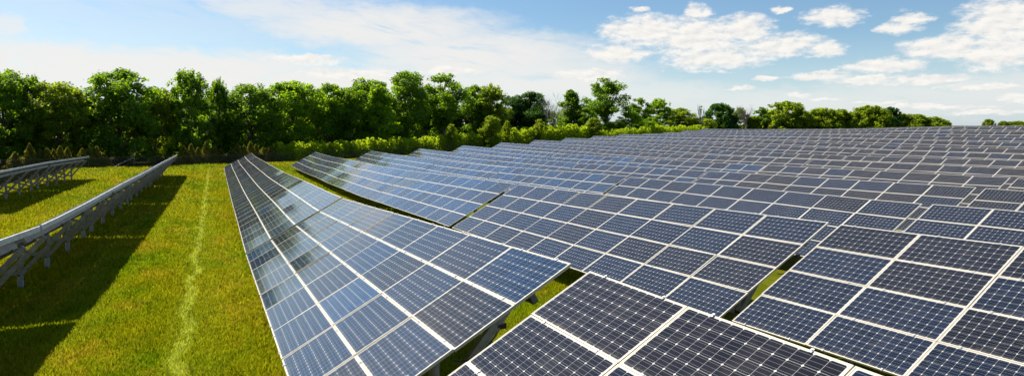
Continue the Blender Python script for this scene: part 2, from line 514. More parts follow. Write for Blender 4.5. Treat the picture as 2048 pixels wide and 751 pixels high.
M_GROUND = ground_material()
M_BLADE = blade_material()
M_LEAF = leaf_material('broad_leaves', (0.022, 0.070, 0.005), (0.105, 0.185, 0.007), (0.42, 0.68, 0.012))
M_LEAF_B = leaf_material('bright_leaves', (0.042, 0.110, 0.006), (0.135, 0.235, 0.009), (0.50, 0.76, 0.014), 0.64)
M_LEAF_Y = leaf_material('yellow_leaves', (0.060, 0.105, 0.008), (0.160, 0.205, 0.010), (0.52, 0.66, 0.02), 0.64)
M_LEAF_D = leaf_material('dark_leaves', (0.016, 0.052, 0.010), (0.045, 0.115, 0.014), (0.14, 0.32, 0.012), 0.42)
M_CEDAR = leaf_material('cedar_sprays', (0.080, 0.088, 0.010), (0.210, 0.200, 0.022), (0.40, 0.37, 0.03), 0.5)
M_HEDGE = leaf_material('hedge_leaves', (0.110, 0.175, 0.008), (0.230, 0.320, 0.012), (0.74, 0.90, 0.02), 0.62)


def bark_material(name, a, b_):
    m, g = material(name)
    t = g.n('ShaderNodeTexCoord').outputs['Object']
    n = g.noise(g.vm('MULTIPLY', t, (6, 6, 1.2)), 2.0, 5, 0.7)
    b = g.n('ShaderNodeBsdfPrincipled')
    g.l(g.mix(g.ss(n, 0.3, 0.7), (*a, 1), (*b_, 1)), b.inputs['Base Color'])
    b.inputs['Roughness'].default_value = 0.9
    g.l(bump(g, n, 0.6, 0.05), b.inputs['Normal'])
    out(g, b.outputs[0])
    return m


M_BARK = bark_material('bark', (0.05, 0.038, 0.026), (0.13, 0.105, 0.08))
M_TWIG = bark_material('twig_bark', (0.13, 0.105, 0.095), (0.26, 0.215, 0.20))
M_DEAD = bark_material('dead_bark', (0.22, 0.19, 0.17), (0.42, 0.38, 0.35))

# ------------------------------------------------------------------ ground sheet
xs = np.unique(np.r_[-4000, -2000, -1000, -500, -250, -120, -80, np.arange(-60, 30, 0.8), np.arange(30, 182, 2.0), 190, 220, 280, 400, 600, 1000, 2000, 4000, 6000])
ys = np.unique(np.r_[-3000, -1000, -300, -100, -60, np.arange(-30, 12, 3.0), np.arange(12, 60, 0.8), np.arange(60, 150, 1.5), np.arange(150, 242, 4.0), 260, 300, 400, 600, 1000, 2000, 4000, 7000])
GX, GY = np.meshgrid(xs, ys)
GZ = lowz(GX, GY) - CLEAR
GZ += np.where((GX > -60) & (GX < 180), 0.035 * np.sin(GX * 0.9 + GY * 0.23) * np.sin(GY * 0.31 + 1.3) + 0.02 * np.sin(GX * 2.1) * np.sin(GY * 1.7), 0)
V = np.c_[GX.ravel(), GY.ravel(), GZ.ravel()]
nx, ny = len(xs), len(ys)
ii = (np.arange(ny - 1)[:, None] * nx + np.arange(nx - 1)[None]).ravel()
F = np.c_[ii, ii + 1, ii + nx + 1, ii + nx]
gm = fast_mesh('ground', V, F, 4, (M_GROUND,))
gm.polygons.foreach_set('use_smooth', [True] * len(gm.polygons))
ground = link('ground', gm)
tag(ground, 'uneven mown green and straw-coloured meadow under the panel rows', 'ground', kind='structure')


def zg(x, y):
    x = np.asarray(x, float); y = np.asarray(y, float)
    return lowz(x, y) - CLEAR + 0.035 * np.sin(x * 0.9 + y * 0.23) * np.sin(y * 0.31 + 1.3) + 0.02 * np.sin(x * 2.1) * np.sin(y * 1.7)


# ------------------------------------------------------------------ grass blades (stuff)
rng = np.random.default_rng(11)
NB = 560000
yy = 11.5 / (1 - rng.random(NB) * (1 - 11.5 / 127.0)) 
xx = rng.uniform(-1, 1, NB)
lo = np.minimum(-2.0, -0.27 * yy - 3.0); hi = np.where(yy < 30, 12.5, 14.0)
xx = lo + (xx * 0.5 + 0.5) * (hi - lo)
# a strip of rougher growth in the gaps further right
clump = 0.5 + 0.5 * np.sin(xx * 1.7 + 3 * np.sin(yy * .4)) * np.sin(yy * 1.1 + 2 * np.sin(xx * .7))
zz = zg(xx, yy)
h = rng.uniform(0.035, 0.085, NB) * (1 + 0.5 * clump) * (1 + yy / 80)
w = rng.uniform(0.010, 0.022, NB) * (0.7 + yy / 28)
th = rng.uniform(0, 2 * np.pi, NB); ln = rng.uniform(0.0, 0.9, NB) * h; lt = rng.uniform(0, 2 * np.pi, NB)
# longer tufts and weeds: scattered clumps in the lane, scruffy growth along the posts of the left rack and the low panel edge
wx = []; wy = []; wh = []
for k in range(260):
    if k < 90:
        cx_, cy_ = rng.uniform(-3.2, 0.8), rng.uniform(13, 60); rr0, hh0, nn = 0.16, 0.12, 50
    elif k < 180:
        cx_, cy_ = -6.2 + rng.normal() * 0.5, 18 + (k - 90) * 0.85; rr0, hh0, nn = 0.30, 0.26, 45
    else:
        cx_, cy_ = 0.95 + rng.normal() * 0.12, 12 + (k - 180) * 0.5; rr0, hh0, nn = 0.22, 0.18, 40
    wx.append(cx_ + rng.normal(size=nn) * rr0); wy.append(cy_ + rng.normal(size=nn) * rr0); wh.append(hh0 * rng.uniform(0.4, 1.1, nn))
wx = np.concatenate(wx); wy = np.concatenate(wy); wh = np.concatenate(wh); m_ = len(wx)
xx[:m_] = wx; yy[:m_] = wy; zz[:m_] = zg(wx, wy); h[:m_] = wh; w[:m_] = rng.uniform(0.02, 0.05, m_); ln[:m_] = wh * rng.uniform(0.2, 0.9, m_)
B = np.empty((NB, 3, 3))
B[:, 0] = np.c_[xx - np.cos(th) * w, yy - np.sin(th) * w, zz - 0.01]
B[:, 1] = np.c_[xx + np.cos(th) * w, yy + np.sin(th) * w, zz - 0.01]
B[:, 2] = np.c_[xx + np.cos(lt) * ln, yy + np.sin(lt) * ln, zz + h]
gme = fast_mesh('grass', B.reshape(-1, 3), np.arange(NB * 3).reshape(-1, 3), 3, (M_BLADE,), rng.random(NB))
grass = link('grass', gme)
tag(grass, 'short mown grass blades with straw-coloured patches between the racks', 'grass', kind='stuff')

# ------------------------------------------------------------------ solar panel module meshes
TH = 0.040


def frame_boxes(mb):
    t = LIP
    mb.box(0, -LEN / 2 + t / 2, -TH / 2 + 0.002, WID, t, TH)
    mb.box(0, LEN / 2 - t / 2, -TH / 2 + 0.002, WID, t, TH)
    mb.box(-WID / 2 + t / 2, 0, -TH / 2 + 0.002, t, LEN - 2 * t, TH)
    mb.box(WID / 2 - t / 2, 0, -TH / 2 + 0.002, t, LEN - 2 * t, TH)


def module_mesh(name, with_frame):
    mb = MB()
    mb.box(0, 0, -0.004, WID - 2 * LIP, LEN - 2 * LIP, 0.006)
    mi = [2, 0, 1, 1, 1, 1]
    if with_frame:
        n0 = len(mb.f)
        frame_boxes(mb)
        mi += [1] * (len(mb.f) - n0)
    n1 = len(mb.f)
    mb.box(0.25, 0, -0.018, 0.11, 0.13, 0.022)       # junction box on the back
    mi += [3] * (len(mb.f) - n1)
    me = new_mesh(name, mb.v, mb.f, (M_CELL, M_FRAME, M_BACK, M_BLACK), mi)
    uvl = me.uv_layers.new(name='UVMap')
    for poly in me.polygons:
        for li in poly.loop_indices:
            c = me.vertices[me.loops[li].vertex_index].co
            uvl.data[li].uv = (c.y + LONG / 2, c.x + SHORT / 2)
    return me


ME_MODULE = module_mesh('solar_panel', True)
ME_LAMINATE = module_mesh('solar_panel_laminate', False)
_mb = MB(); frame_boxes(_mb)
ME_FRAME = _mb.mesh('frame', (M_FRAME,))
_mb = MB(); _mb.box(0, 0, 0.006, 0.050, 0.030, 0.008); _mb.box(0, 0, 0.012, 0.018, 0.018, 0.010); _mb.box(0, 0, -0.015, 0.010, 0.012, 0.034)
ME_CLAMP = _mb.mesh('clamp', (M_GALV,))
_mb = MB(); _mb.box(0, 0, -0.0, 0.060, 0.045, 0.030)
ME_CLIP = _mb.mesh('clip', (M_BLACK,))

TILT = 28.23
CT, ST = math.cos(rad(TILT)), math.sin(rad(TILT))
X1, ROWSTEP, SHEAR = 1.018, 9.1745, 0.0026
ORD = ['', 'first', 'second', 'third', 'fourth', 'fifth', 'sixth', 'seventh', 'eighth', 'ninth', 'tenth', 'eleventh', 'twelfth', 'thirteenth', 'fourteenth']
# tables whose ends were surveyed: (row, table) -> x of lower edge, y of far end, z at far end, slope along the row
SURVEY = {(1, 1): (1.018, 25.60, -4.771, -0.0511, 0.0), (1, 0): (1.018, 7.37, -3.867, -0.0154, 0.0),
          (2, 1): (10.193, 28.85, -4.850, -0.0306, 0.0), (2, 0): (10.433, 10.90, -4.348, -0.0342, 0.0)}


def table_frame(r, m):
    """lower-edge points of the ten module joints, near to far"""
    yfar = 7.78 + 3.37 * (r - 1) + 18.06 * m - 0.12
    if (r, m) in SURVEY:
        x, yf, zf, sl, _ = SURVEY[(r, m)]
        c = 1 / math.sqrt(1 + sl * sl)
        return [Vector((x, yf - (9 - k) * U_STEP * c, zf - (9 - k) * U_STEP * c * sl)) for k in range(10)]
    x0 = X1 + ROWSTEP * (r - 1)
    if m == 0 and r > 1: x0 += 0.22
    jz = random.uniform(-0.03, 0.03) if r > 2 else 0.0
    if (r, m) == (0, 1):
        jz = 0.0
    ysl = yfar - 9 * U_STEP
    yv = np.linspace(ysl, yfar, 10)
    xv = x0 + SHEAR * np.maximum(yv - 25, 0)
    zv = lowz(xv, yv)
    if (r, m) == (0, 1):
        zv = -4.585 - 0.055 * (yv - 18.57)
    elif (r, m) == (1, 2):
        zv = zv + np.linspace(-4.776 - zv[0], 0, 10)
    elif (r, m) == (2, 2):
        zv = zv + np.linspace(-4.856 - zv[0], 0, 10)
    elif m <= 2 and r > 0:          # near tables are straight, the far ones follow the dip of the ground
        lin = np.interp(yv, [yv[0], yv[-1]], [zv[0], zv[-1]])
        zv = lin
    return [Vector((xv[k], yv[k], zv[k] + jz)) for k in range(10)]


TONES = {'blue': (0.0060, 0.030, 0.080), 'mid': (0.0060, 0.020, 0.050), 'navy': (0.0066, 0.0112, 0.0250), 'dark': (0.0080, 0.0082, 0.0125), 'brown': (0.0130, 0.0098, 0.0098)}


def tone(r, m, k, rr):  # random batch tone; bluer pools put sky reflection into the cell colour
    if r == 1 and m == 0: pool = 'brown brown dark navy'
    elif r == 1: pool = 'blue mid mid mid navy navy dark'
    elif r <= 3 and m <= 1: pool = 'navy navy navy dark'
    elif r <= 3 and m >= 2: pool = 'blue blue mid mid navy'
    elif r <= 5 and m >= 3: pool = 'blue mid mid navy'
    elif r <= 5 and m == 2: pool = 'mid navy navy navy dark'
    elif r <= 4: pool = 'navy navy dark brown'
    elif m >= 4: pool = 'navy navy dark brown'
    else: pool = 'brown brown dark dark navy brown'
    c = TONES[rr.choice(pool.split())]
    f = rr.uniform(0.85, 1.15)
    return (c[0] * f, c[1] * f, c[2] * f, 1.0)


def build_table(r, m, label, group, near, under):
    pts = table_frame(r, m)
    mid = (pts[4] + pts[5]) / 2
    gx, gy = mid.x + 1.8, mid.y
    root = empty('solar_table', (gx, gy, gz(gx, gy)))
    tag(root, label, 'solar table', group)
    base = Vector(root.location)
    rr = random.Random(r * 100 + m)
    for k in range(9):
        p, q = pts[k], pts[k + 1]
        ay = (q - p).normalized()
        ax = Vector((CT, 0, ST)); ax = (ax - ay * ax.dot(ay)).normalized()
        az_ = ax.cross(ay).normalized()
        for v in range(4):
            c = (p + q) / 2 + ax * ((v + 0.5) * V_STEP)
            M = Matrix((ax, ay, az_)).transposed().to_4x4()
            jit = Matrix.Rotation(rad(rr.gauss(0, 0.40)), 4, 'X') @ Matrix.Rotation(rad(rr.gauss(0, 0.35)), 4, 'Y')
            M = Matrix.Translation(c - base) @ M @ jit
            if near:
                pn = link('solar_panel', ME_LAMINATE, root, M)
                link('frame', ME_FRAME, pn)
            else:
                pn = link('solar_panel', ME_MODULE, root, M)
            pn.color = tone(r, m, k, rr)
        if near:
            for v in ((0, 1, 2, 3, 4) if r > 0 else (4,)):
                for t in (0.2, 0.8):
                    c = p.lerp(q, t) + ax * (v * V_STEP - (0.012 if v == 4 else (-0.012 if v == 0 else 0))) + az_ * 0.003
                    link('clamp', ME_CLAMP, root, Matrix.Translation(c - base) @ Matrix((ax, ay, az_)).transposed().to_4x4())
    # two long beams follow the ground, carried by four posts with splayed struts
    up = Vector((CT, 0, ST)); nrm = Vector((-ST, 0, CT))
    for s, nm in ((0.75, 'beam'), (3.4, 'beam')):
        mb = MB()
        for k in range(9):
            a = pts[k] + up * s - nrm * 0.20 - base; b = pts[k + 1] + up * s - nrm * 0.20 - base
            if k == 0: a = a.lerp(b, 0.18)
            if k == 8: b = b.lerp(a, 0.18)
            mb.beam(a, b, 0.09, 0.20, nrm)
        link(nm, mb.mesh('beam', (M_STEEL if r <= 0 else M_RAIL,)), root)
    if under and r <= 0:
        mb = MB()
        for k in range(9):
            a = pts[k] + up * 4.045 - nrm * 0.085 - base; b = pts[k + 1] + up * 4.045 - nrm * 0.085 - base
            mb.beam(a, b, 0.03, 0.15, (0, 0, 1))
        link('edge_beam', mb.mesh('edge_beam', (M_GALV,)), root)
    if under:
        for k in range(9):
            for t in (0.2, 0.8):
                a = pts[k].lerp(pts[k + 1], t)
                mb = MB(); mb.beam(a + up * 0.03 - nrm * 0.07 - base, a + up * 4.0 - nrm * 0.07 - base, 0.05, 0.055, nrm)
                link('rail', mb.mesh('rail', (M_RAIL,)), root)
    for f in ((0.06, 0.28, 0.50, 0.72, 0.94) if r <= 0 else (0.08, 0.36, 0.64, 0.92)):
        i = min(8, int(f * 9)); p = pts[i].lerp(pts[i + 1], f * 9 - i)
        x = p.x + 1.95; y = p.y
        g0 = float(zg(x, y))
        top = p + up * 2.2 - nrm * 0.33
        mb = MB(); mb.tube([(x - base.x, y - base.y, g0 - 0.3 - base.z), (x - base.x, y - base.y, top.z - base.z)], [0.088, 0.088], 12)
        po = link('post', mb.mesh('post', (M_STEEL,)), root)
        mb = MB(); mb.tube([(x - base.x, y - base.y, g0 - 0.1 - base.z), (x - base.x, y - base.y, g0 + 0.32 - base.z)], [0.093, 0.093], 14)
        link('sleeve', mb.mesh('sleeve', (M_CONC,)), po)
        mb = MB()
        mb.beam(p + up * 0.55 - nrm * 0.33 - base, p + up * 3.5 - nrm * 0.33 - base, 0.09, 0.10, nrm)
        link('cross_beam', mb.mesh('cross_beam', (M_RAIL,)), root)
        for s, dy in ((0.72, 0.05), (3.75, -0.05)):
            mb = MB()
            e = p + up * s - nrm * 0.36
            mb.beam((x - base.x, y + dy - base.y, g0 + 0.48 - base.z), (e.x - base.x, y + dy - base.y, e.z - base.z), 0.10, 0.14)
            link('strut', mb.mesh('strut', (M_STEEL,)), root)
        mb = MB(); mb.tube([(x - base.x, y - base.y, g0 + 0.45 - base.z), (x - base.x, y - base.y, g0 + 0.52 - base.z)], [0.098, 0.098], 14)
        link('collar', mb.mesh('collar', (M_BLACK,)), root)
    if (r, m) in ((1, 1), (2, 1)):
        # cable ends and a connector hanging below the open end of the table
        e0 = pts[0]
        mb = MB(); mb.box(0, 0, 0, 0.11, 0.05, 0.07)
        cbx = e0 + up * 2.72 - nrm * 0.12 - base + Vector((0, 0.02, 0))
        link('connector', mb.mesh('connector', (M_BLACK,)), root, Matrix.Translation(cbx))
        mb = MB(); q = []
        for i in range(9):
            t = i / 8
            q.append(e0 + up * (2.70 - 0.75 * t) - nrm * 0.10 - Vector((0, 0.01, 0.16 * 4 * t * (1 - t))) - base)
        mb.tube(q, [0.011] * 9, 6)
        link('cable', mb.mesh('cable', (M_BLACK,)), root)
    return root


PLACE = {1: 'second', 2: 'third', 3: 'fourth', 4: 'fifth', 5: 'last'}
for r in range(1, 15):
    for m in range(0 if r <= 6 else 1, 6):
        if r == 14:
            rowtxt = 'the farthest row on the skyline'
        elif r == 1:
            rowtxt = 'the first row beside the grass lane'
        else:
            rowtxt = 'the %s row from the grass lane' % ORD[r]
        if m == 0:
            lab = 'solar table cut off by the photo, nearest in ' + rowtxt
        elif m == 5:
            lab = 'solar table closest to the hedge in ' + rowtxt
        else:
            lab = 'solar table %s back in ' % PLACE[m] + rowtxt
        build_table(r, m, lab, 'solar tables standing in rows right of the grass lane', near=(r <= 2 and m <= 1), under=(r <= 2 and m <= 1))
for m in range(1, 6):
    build_table(0, m, 'solar table seen from behind, %s along the rack left of the grass lane' % {1: 'nearest', 2: 'second', 3: 'third', 4: 'fourth', 5: 'farthest'}[m],
                'racks seen from behind on the left', near=(m <= 2), under=True)
for m in (4, 5):
    build_table(-1, m, 'solar table seen from behind, %s of the two at the left edge of the photo' % {4: 'nearer', 5: 'farther'}[m],
                'racks seen from behind on the left', near=False, under=True)

# ------------------------------------------------------------------ trees
def crown_arrays(seed, kind, H, R, nclump, nleaf, leaf):
    rg = np.random.default_rng(seed)
    C = []; RC = []; ZS = []
    lump = rg.uniform(0, 2 * np.pi, 6)
    while len(C) < nclump:
        t = rg.random() ** 0.85
        a = rg.uniform(0, 2 * np.pi)
        if kind == 'round':
            prof = math.sqrt(max(0, 1 - ((t - 0.50) / 0.52) ** 2)) if t > 0.5 else 0.80 + 0.2 * t / 0.5
        elif kind == 'dome':
            prof = math.sqrt(max(0, 1 - (t * 0.97) ** 2.2))
        elif kind == 'open':
            prof = math.sqrt(max(0, 1 - ((t - 0.42) / 0.60) ** 2)) if t > 0.42 else 0.85 + 0.15 * t / 0.42
        elif kind == 'cone':
            prof = (1 - t) ** 0.62 * 1.02 if t > 0.12 else 0.85
        else:
            prof = 0.45 + 0.55 * math.sin(math.pi * min(1, t * 1.05)) if t > 0.25 else 0.35
        prof *= 1 + 0.16 * math.sin(3 * a + lump[0] + 5 * t) + 0.12 * math.sin(5 * a + lump[1] - 7 * t)
        rf = rg.random() ** (0.42 if kind != 'airy' else 0.7)
        rad_ = R * prof * rf * 0.90
        z = H * (0.06 + 0.88 * t) if kind != 'airy' else H * (0.2 + 0.76 * t)
        C.append((rad_ * math.cos(a), rad_ * math.sin(a), z))
        ZS.append(0.72)
        RC.append((R if kind != 'dome' else R * 0.6) * rg.uniform(0.13, 0.30) * (0.78 if kind == 'open' else 1.0) * (0.6 + 0.4 * prof))
    if kind == 'open':
        for k in range(int(nclump * 0.35)):        # upright shoots above the crown
            a = rg.uniform(0, 2 * np.pi); rr_ = R * rg.uniform(0.05, 0.75)
            zt = H * (1.0 - 0.26 * (rr_ / R) ** 2) * rg.uniform(0.93, 1.03)
            C.append((rr_ * math.cos(a), rr_ * math.sin(a), zt)); RC.append(R * rg.uniform(0.05, 0.11)); ZS.append(rg.uniform(1.6, 2.8))
    C = np.array(C); RC = np.array(RC); ZS = np.array(ZS); n = len(C)
    per = np.maximum(20, (nleaf * RC ** 2 / (RC ** 2).sum())).astype(int)
    idx = np.repeat(np.arange(n), per); N = len(idx)
    d = rg.normal(size=(N, 3)); d /= np.linalg.norm(d, axis=1)[:, None]
    rr_ = rg.random(N) ** 0.45
    P_ = C[idx] + d * (RC[idx] * rr_)[:, None] * np.c_[np.ones(N), np.ones(N), ZS[idx]]
    P_ += rg.normal(size=(N, 3)) * 0.10 * R * 0.25
    P_[:, 2] = np.maximum(P_[:, 2], 0.15)
    nrm = d * 0.6 + rg.normal(size=(N, 3)) * 0.55 + np.array([0, 0, 0.45])
    nrm /= np.linalg.norm(nrm, axis=1)[:, None]
    ref = rg.normal(size=(N, 3))
    a1 = np.cross(nrm, ref); a1 /= np.linalg.norm(a1, axis=1)[:, None]
    a2 = np.cross(nrm, a1)
    s = (leaf * rg.uniform(0.6, 1.25, N))[:, None]
    V_ = np.empty((N, 4, 3))
    V_[:, 0] = P_ - a1 * s * 0.5; V_[:, 1] = P_ + a2 * s * 0.34
    V_[:, 2] = P_ + a1 * s * 0.5; V_[:, 3] = P_ - a2 * s * 0.34 + nrm * s * 0.1
    ctint = rg.random(n)
    tint = np.clip(0.55 * ctint[idx] + 0.45 * rg.random(N), 0, 1)
    return V_.reshape(-1, 3), np.arange(N * 4).reshape(-1, 4), tint, C


def trunk_mesh(name, seed, kind, H, R, C, mat):
    rg = random.Random(seed)
    mb = MB()
    hmax = H * (0.9 if kind in ('open', 'cone', 'airy') else 0.75)
    pts = []; n = 7
    for i in range(n):
        f = i / (n - 1)
        pts.append((R * 0.06 * math.sin(3 * f + seed), R * 0.05 * math.sin(4 * f + 2 * seed), -0.3 + f * hmax))
    r0 = 0.022 * H
    mb.tube(pts, [r0 * (1 - 0.85 * (i / (n - 1))) * (1.25 if i == 0 else 1) for i in range(n)], 8)
    for k in rg.sample(range(len(C)), min(len(C), 20)):
        c = Vector(C[k])
        f = max(0.12, min(0.85, (c.z / H) * 0.62))
        i = f * hmax
        s0 = Vector((R * 0.06 * math.sin(3 * f + seed), R * 0.05 * math.sin(4 * f + 2 * seed), i))
        m_ = s0.lerp(c, 0.5) + Vector((0, 0, -0.05 * H * rg.random()))
        rr = r0 * 0.42 * (1 - f * 0.6)
        mb.tube([s0, m_, c], [rr, rr * 0.6, rr * 0.2], 5, False)
    return mb.mesh(name, (mat,), True)


ARCH = {}


def archetype(kind, i, mat, H=16.0, R=5.0, nclump=170, nleaf=20000, leaf=0.43):
    key = (kind, i, mat.name)
    if key not in ARCH:
        sd_ = sum(ord(c) for c in kind) * 7 + i * 31
        V_, F_, t_, C_ = crown_arrays(sd_, kind, H, R, nclump, nleaf, leaf)
        ARCH[key] = (fast_mesh('crown', V_, F_, 4, (mat,), t_), trunk_mesh('trunk', sd_, kind, H, R, C_, M_BARK), H, R)
    return ARCH[key]


def add_tree(kind, i, mat, x, y, h, w, rot, label, group, name='tree', cat='tree'):
    if kind == 'airy':
        cm, tm, H, R = archetype('airy', i % 2, mat, nclump=80, nleaf=12000, leaf=0.42)
    elif kind == 'dome':
        cm, tm, H, R = archetype('dome', i, mat, H=12.0, R=9.0, nclump=210, nleaf=15000, leaf=0.75)
    else:
        cm, tm, H, R = archetype(kind, i, mat)
    root = empty(name, (x, y, gz(x, y) - 0.05))
    root.rotation_euler = (0, 0, rot)
    sx = w / R * 1.15
    root.scale = (sx, sx, h / H * (0.985 if kind != 'open' else 0.945))
    tag(root, label, cat, group)
    link('trunk', tm, root)
    link('crown', cm, root)
    return root


TREES = [
    ('round',-31.2,130.2,16.6,4.1,'tall maple cut by the left edge of the photo'),
    ('open',-28.1,133.4,15.2,3.9,'maple with a ragged top right of the tall maple at the photo edge'),
    ('round',-23.9,131.9,15.0,4.3,'broad yellow-green maple left of the big domed maple'),
    ('round',-20.6,135.1,13.4,3.0,'low bushy tree tucked against the left side of the big domed maple'),
    ('round',-15.3,134.1,17.2,5.2,'big domed maple, tallest of the trees above the end of the leftmost rack'),
    ('round',-10.0,139.0,15.0,3.4,'yellow-green tree between the big domed maple and the spiky-topped maple'),
    ('open',-4.4,139.1,17.8,4.4,'spiky-topped maple above the far end of the second rack'),
    ('open',0.9,143.0,16.5,2.6,'slender two-pronged tree right of the spiky-topped maple'),
    ('round',7.2,143.4,16.5,5.4,'bushy tree with upright shoots above the far end of the first panel row'),
    ('round',16.1,147.6,17.6,6.1,'broad bright maple behind the gap between the first two panel rows'),
    ('round',23.7,152.4,17.3,5.3,'bright leafy tree between the broad maple and the dark-topped rank'),
    ('round',28.8,151.3,16.6,4.2,'darker tree with a brown bare patch left of the cone-shaped tree'),
    ('round',35.6,164.8,19.6,5.9,'olive dome of a tree rising behind the cone-shaped tree'),
    ('cone',35.1,150.6,17.3,4.9,'vivid green cone-shaped tree standing forward of its neighbours'),
    ('round',44.4,159.0,21.4,5.3,'tall dark-topped tree just right of the cone-shaped tree'),
    ('airy',54.9,162.9,20.7,7.2,'wide open-crowned tree with sky showing through its lower limbs'),
    ('round',66.4,169.1,18.0,4.5,'rounded tree between the open-crowned tree and the star-shaped tree'),
    ('open',70.9,166.8,17.6,4.8,'star-shaped tree with radiating branches over the yellow sapling'),
    ('round',80.4,173.3,15.2,4.7,'small dome between the star-shaped tree and the dense dark tree'),
    ('round',85.9,172.3,16.1,5.7,'dense dark tree immediately left of the bare grey tree'),
    ('cone',104.6,181.1,17.3,4.8,'pointed tree immediately right of the bare grey tree'),
    ('round',108.0,178.4,12.2,4.5,'low dark tree between the pointed tree and the tall ragged tree'),
    ('airy',125.0,191.6,21.8,7.7,'tall ragged tree standing alone above its neighbours, sky between its limbs'),
    ('airy',144.5,198.8,15.5,4.5,'small lopsided tree with a knob on top right of the tall ragged tree'),
    ('open',157.0,203.4,15.2,5.1,'pointed bright tree second from the end of the fenceline group'),
    ('round',173.3,211.4,12.4,6.6,'pale low dome, last tree before the break in the treeline'),
    ('round',217.4,236.6,15.7,7.6,'dark round dense tree right of the break in the treeline'),
    ('open',244.5,250.5,14.2,4.1,'pale thin tree beside the second bare tree'),
    ('airy',254.2,246.0,14.7,4.1,'wispy tree just right of the second bare tree'),
    ('round',265.8,240.6,17.5,10.7,'highest dome of the far trees on the right'),
    ('round',273.7,237.0,12.7,7.2,'low yellow-green crown in front of the highest far dome'),
    ('round',282.3,233.0,14.2,8.2,'rounded far tree right of the highest far dome'),
    ('round',291.4,228.8,13.4,6.1,'small far crown between two broader far trees'),
    ('round',304.4,222.8,15.4,9.2,'olive far tree with a pointed hump, midway along the far group'),
    ('round',314.2,218.3,14.6,5.1,'dark flat-topped far tree beside the olive hump'),
    ('round',325.3,213.1,10.7,9.2,'low sloping far tree toward the right end of the far group'),
    ('round',334.6,208.8,9.4,5.6,'short far tree second from the right end of the far group'),
    ('round',339.7,206.5,7.6,3.1,'tiny last tree at the right end of the far group'),
    ('round',523.2,286.9,9.8,4.1,'small round tree alone on the skyline beyond the panels'),
    ('round',533.4,282.2,8.4,3.7,'smaller round tree right of the lone skyline tree'),
    ('round',542.8,277.8,8.4,8.2,'low tree clump at the far right edge of the skyline'),
    ('round',123.4,183.0,6.4,4.1,'low bush at the foot of the tall ragged tree'),
    ('round',133.6,188.8,9.6,4.2,'small bright tree left of the lopsided knob-topped tree'),
    ('round',144.9,192.9,7.9,4.0,'low leafy bush under the pointed bright tree'),
    ('round',178.5,209.3,8.5,4.5,'drooping yellow-green bush at the left lip of the treeline break'),
    ('round',202.7,228.2,8.1,4.1,'yellow-green bush at the foot of the dead pole-like tree'),
    ('round',63.2,148.9,8.6,2.5,'yellow-leaved sapling rising above the hedge under the star-shaped tree'),
    ('airy',68.9,152.0,7.2,1.2,'thin yellow-green sapling right of the yellow-leaved sapling'),
    ('airy',80.3,156.2,7.3,2.0,'pale flat-topped sapling left of the bare grey tree'),
    ('round',103.1,164.6,7.5,2.7,'light green sapling at the foot of the tall ragged tree'),
    ('airy',51.4,145.6,6.8,1.4,'pale sapling above the hedge under the open-crowned tree'),
    ('round',221.6,234.1,10.6,3.8,'low olive bush at the right foot of the dark round dense tree'),
    ('round',250.3,247.8,10.1,4.1,'low bush under the second bare tree'),
    ('round',258.4,244.1,12.2,5.6,'low crown filling the dip left of the highest far dome'),
    ('round',278.2,234.9,11.1,5.6,'low crown right behind the yellow-green crown of the far group'),
    ('round',287.2,230.8,10.8,5.1,'low crown between the rounded far tree and the small far crown'),
    ('round',297.0,226.2,12.1,6.7,'broad low crown left of the olive hump'),
    ('round',310.0,220.2,12.0,6.1,'low crown between the olive hump and the flat-topped far tree'),
    ('round',318.8,216.1,11.2,6.1,'low crown right of the flat-topped far tree'),
    ('round',330.4,210.8,8.9,6.1,'lowest crown of the sloping end of the far group'),
]
rt = random.Random(21)
for i, (kind, x, y, h, w, lab) in enumerate(TREES):
    mat = M_LEAF
    if 'dark' in lab and ('dense' in lab or 'dark round' in lab or 'flat-topped' in lab): mat = M_LEAF_D
    if 'yellow' in lab or 'pale' in lab or 'sapling' in lab: mat = M_LEAF_Y
    if 'bright' in lab or 'vivid' in lab: mat = M_LEAF_B
    small = h < 10 and y < 205 and w < 5
    if 'big domed' in lab and 'tallest' in lab: w *= 1.15; h *= 1.03
    if x > 200 and kind == 'round':
        kind = 'dome'; w *= 1.12
        mat = M_LEAF_D if 'dark' in lab else M_LEAF_Y
    add_tree(kind, i % 3, mat, x, y, h, w * (1.0 if kind != 'cone' else 1.15), rt.uniform(0, 6.28), lab,
             'saplings and bushes above the hedge' if small else 'trees along the far boundary')
# the shaded rank behind the front trees, and a few trees past the left edge
k = 0
xk = -52.0
while xk < 108:
    off = 27 + rt.uniform(-3, 5)
    hh = (15.0 if xk < 60 else 13.0 - (xk - 60) * 0.04) * rt.uniform(0.88, 1.0)
    k += 1
    words = {1: 'first'}
    add_tree(rt.choice(['round', 'open']), rt.randrange(3), M_LEAF, xk, 126.7 + off + 0.3675 * xk, hh, rt.uniform(4.6, 6.0), rt.uniform(0, 6.28),
             'shaded tree in the rear rank of the wood, number %d counted from the left' % k, 'shaded trees in the rear rank of the wood')
    xk += rt.uniform(6.0, 8.0)
for j, (x, off) in enumerate(((-38, 6), (-45, 9), (-53, 7))):
    add_tree('round', j, M_LEAF, x, 126.7 + off + 0.3675 * x, 16, 5.0, j * 2.0,
             'leafy tree past the left edge, %s beyond the tall maple' % ORD[j + 1], 'trees along the far boundary')


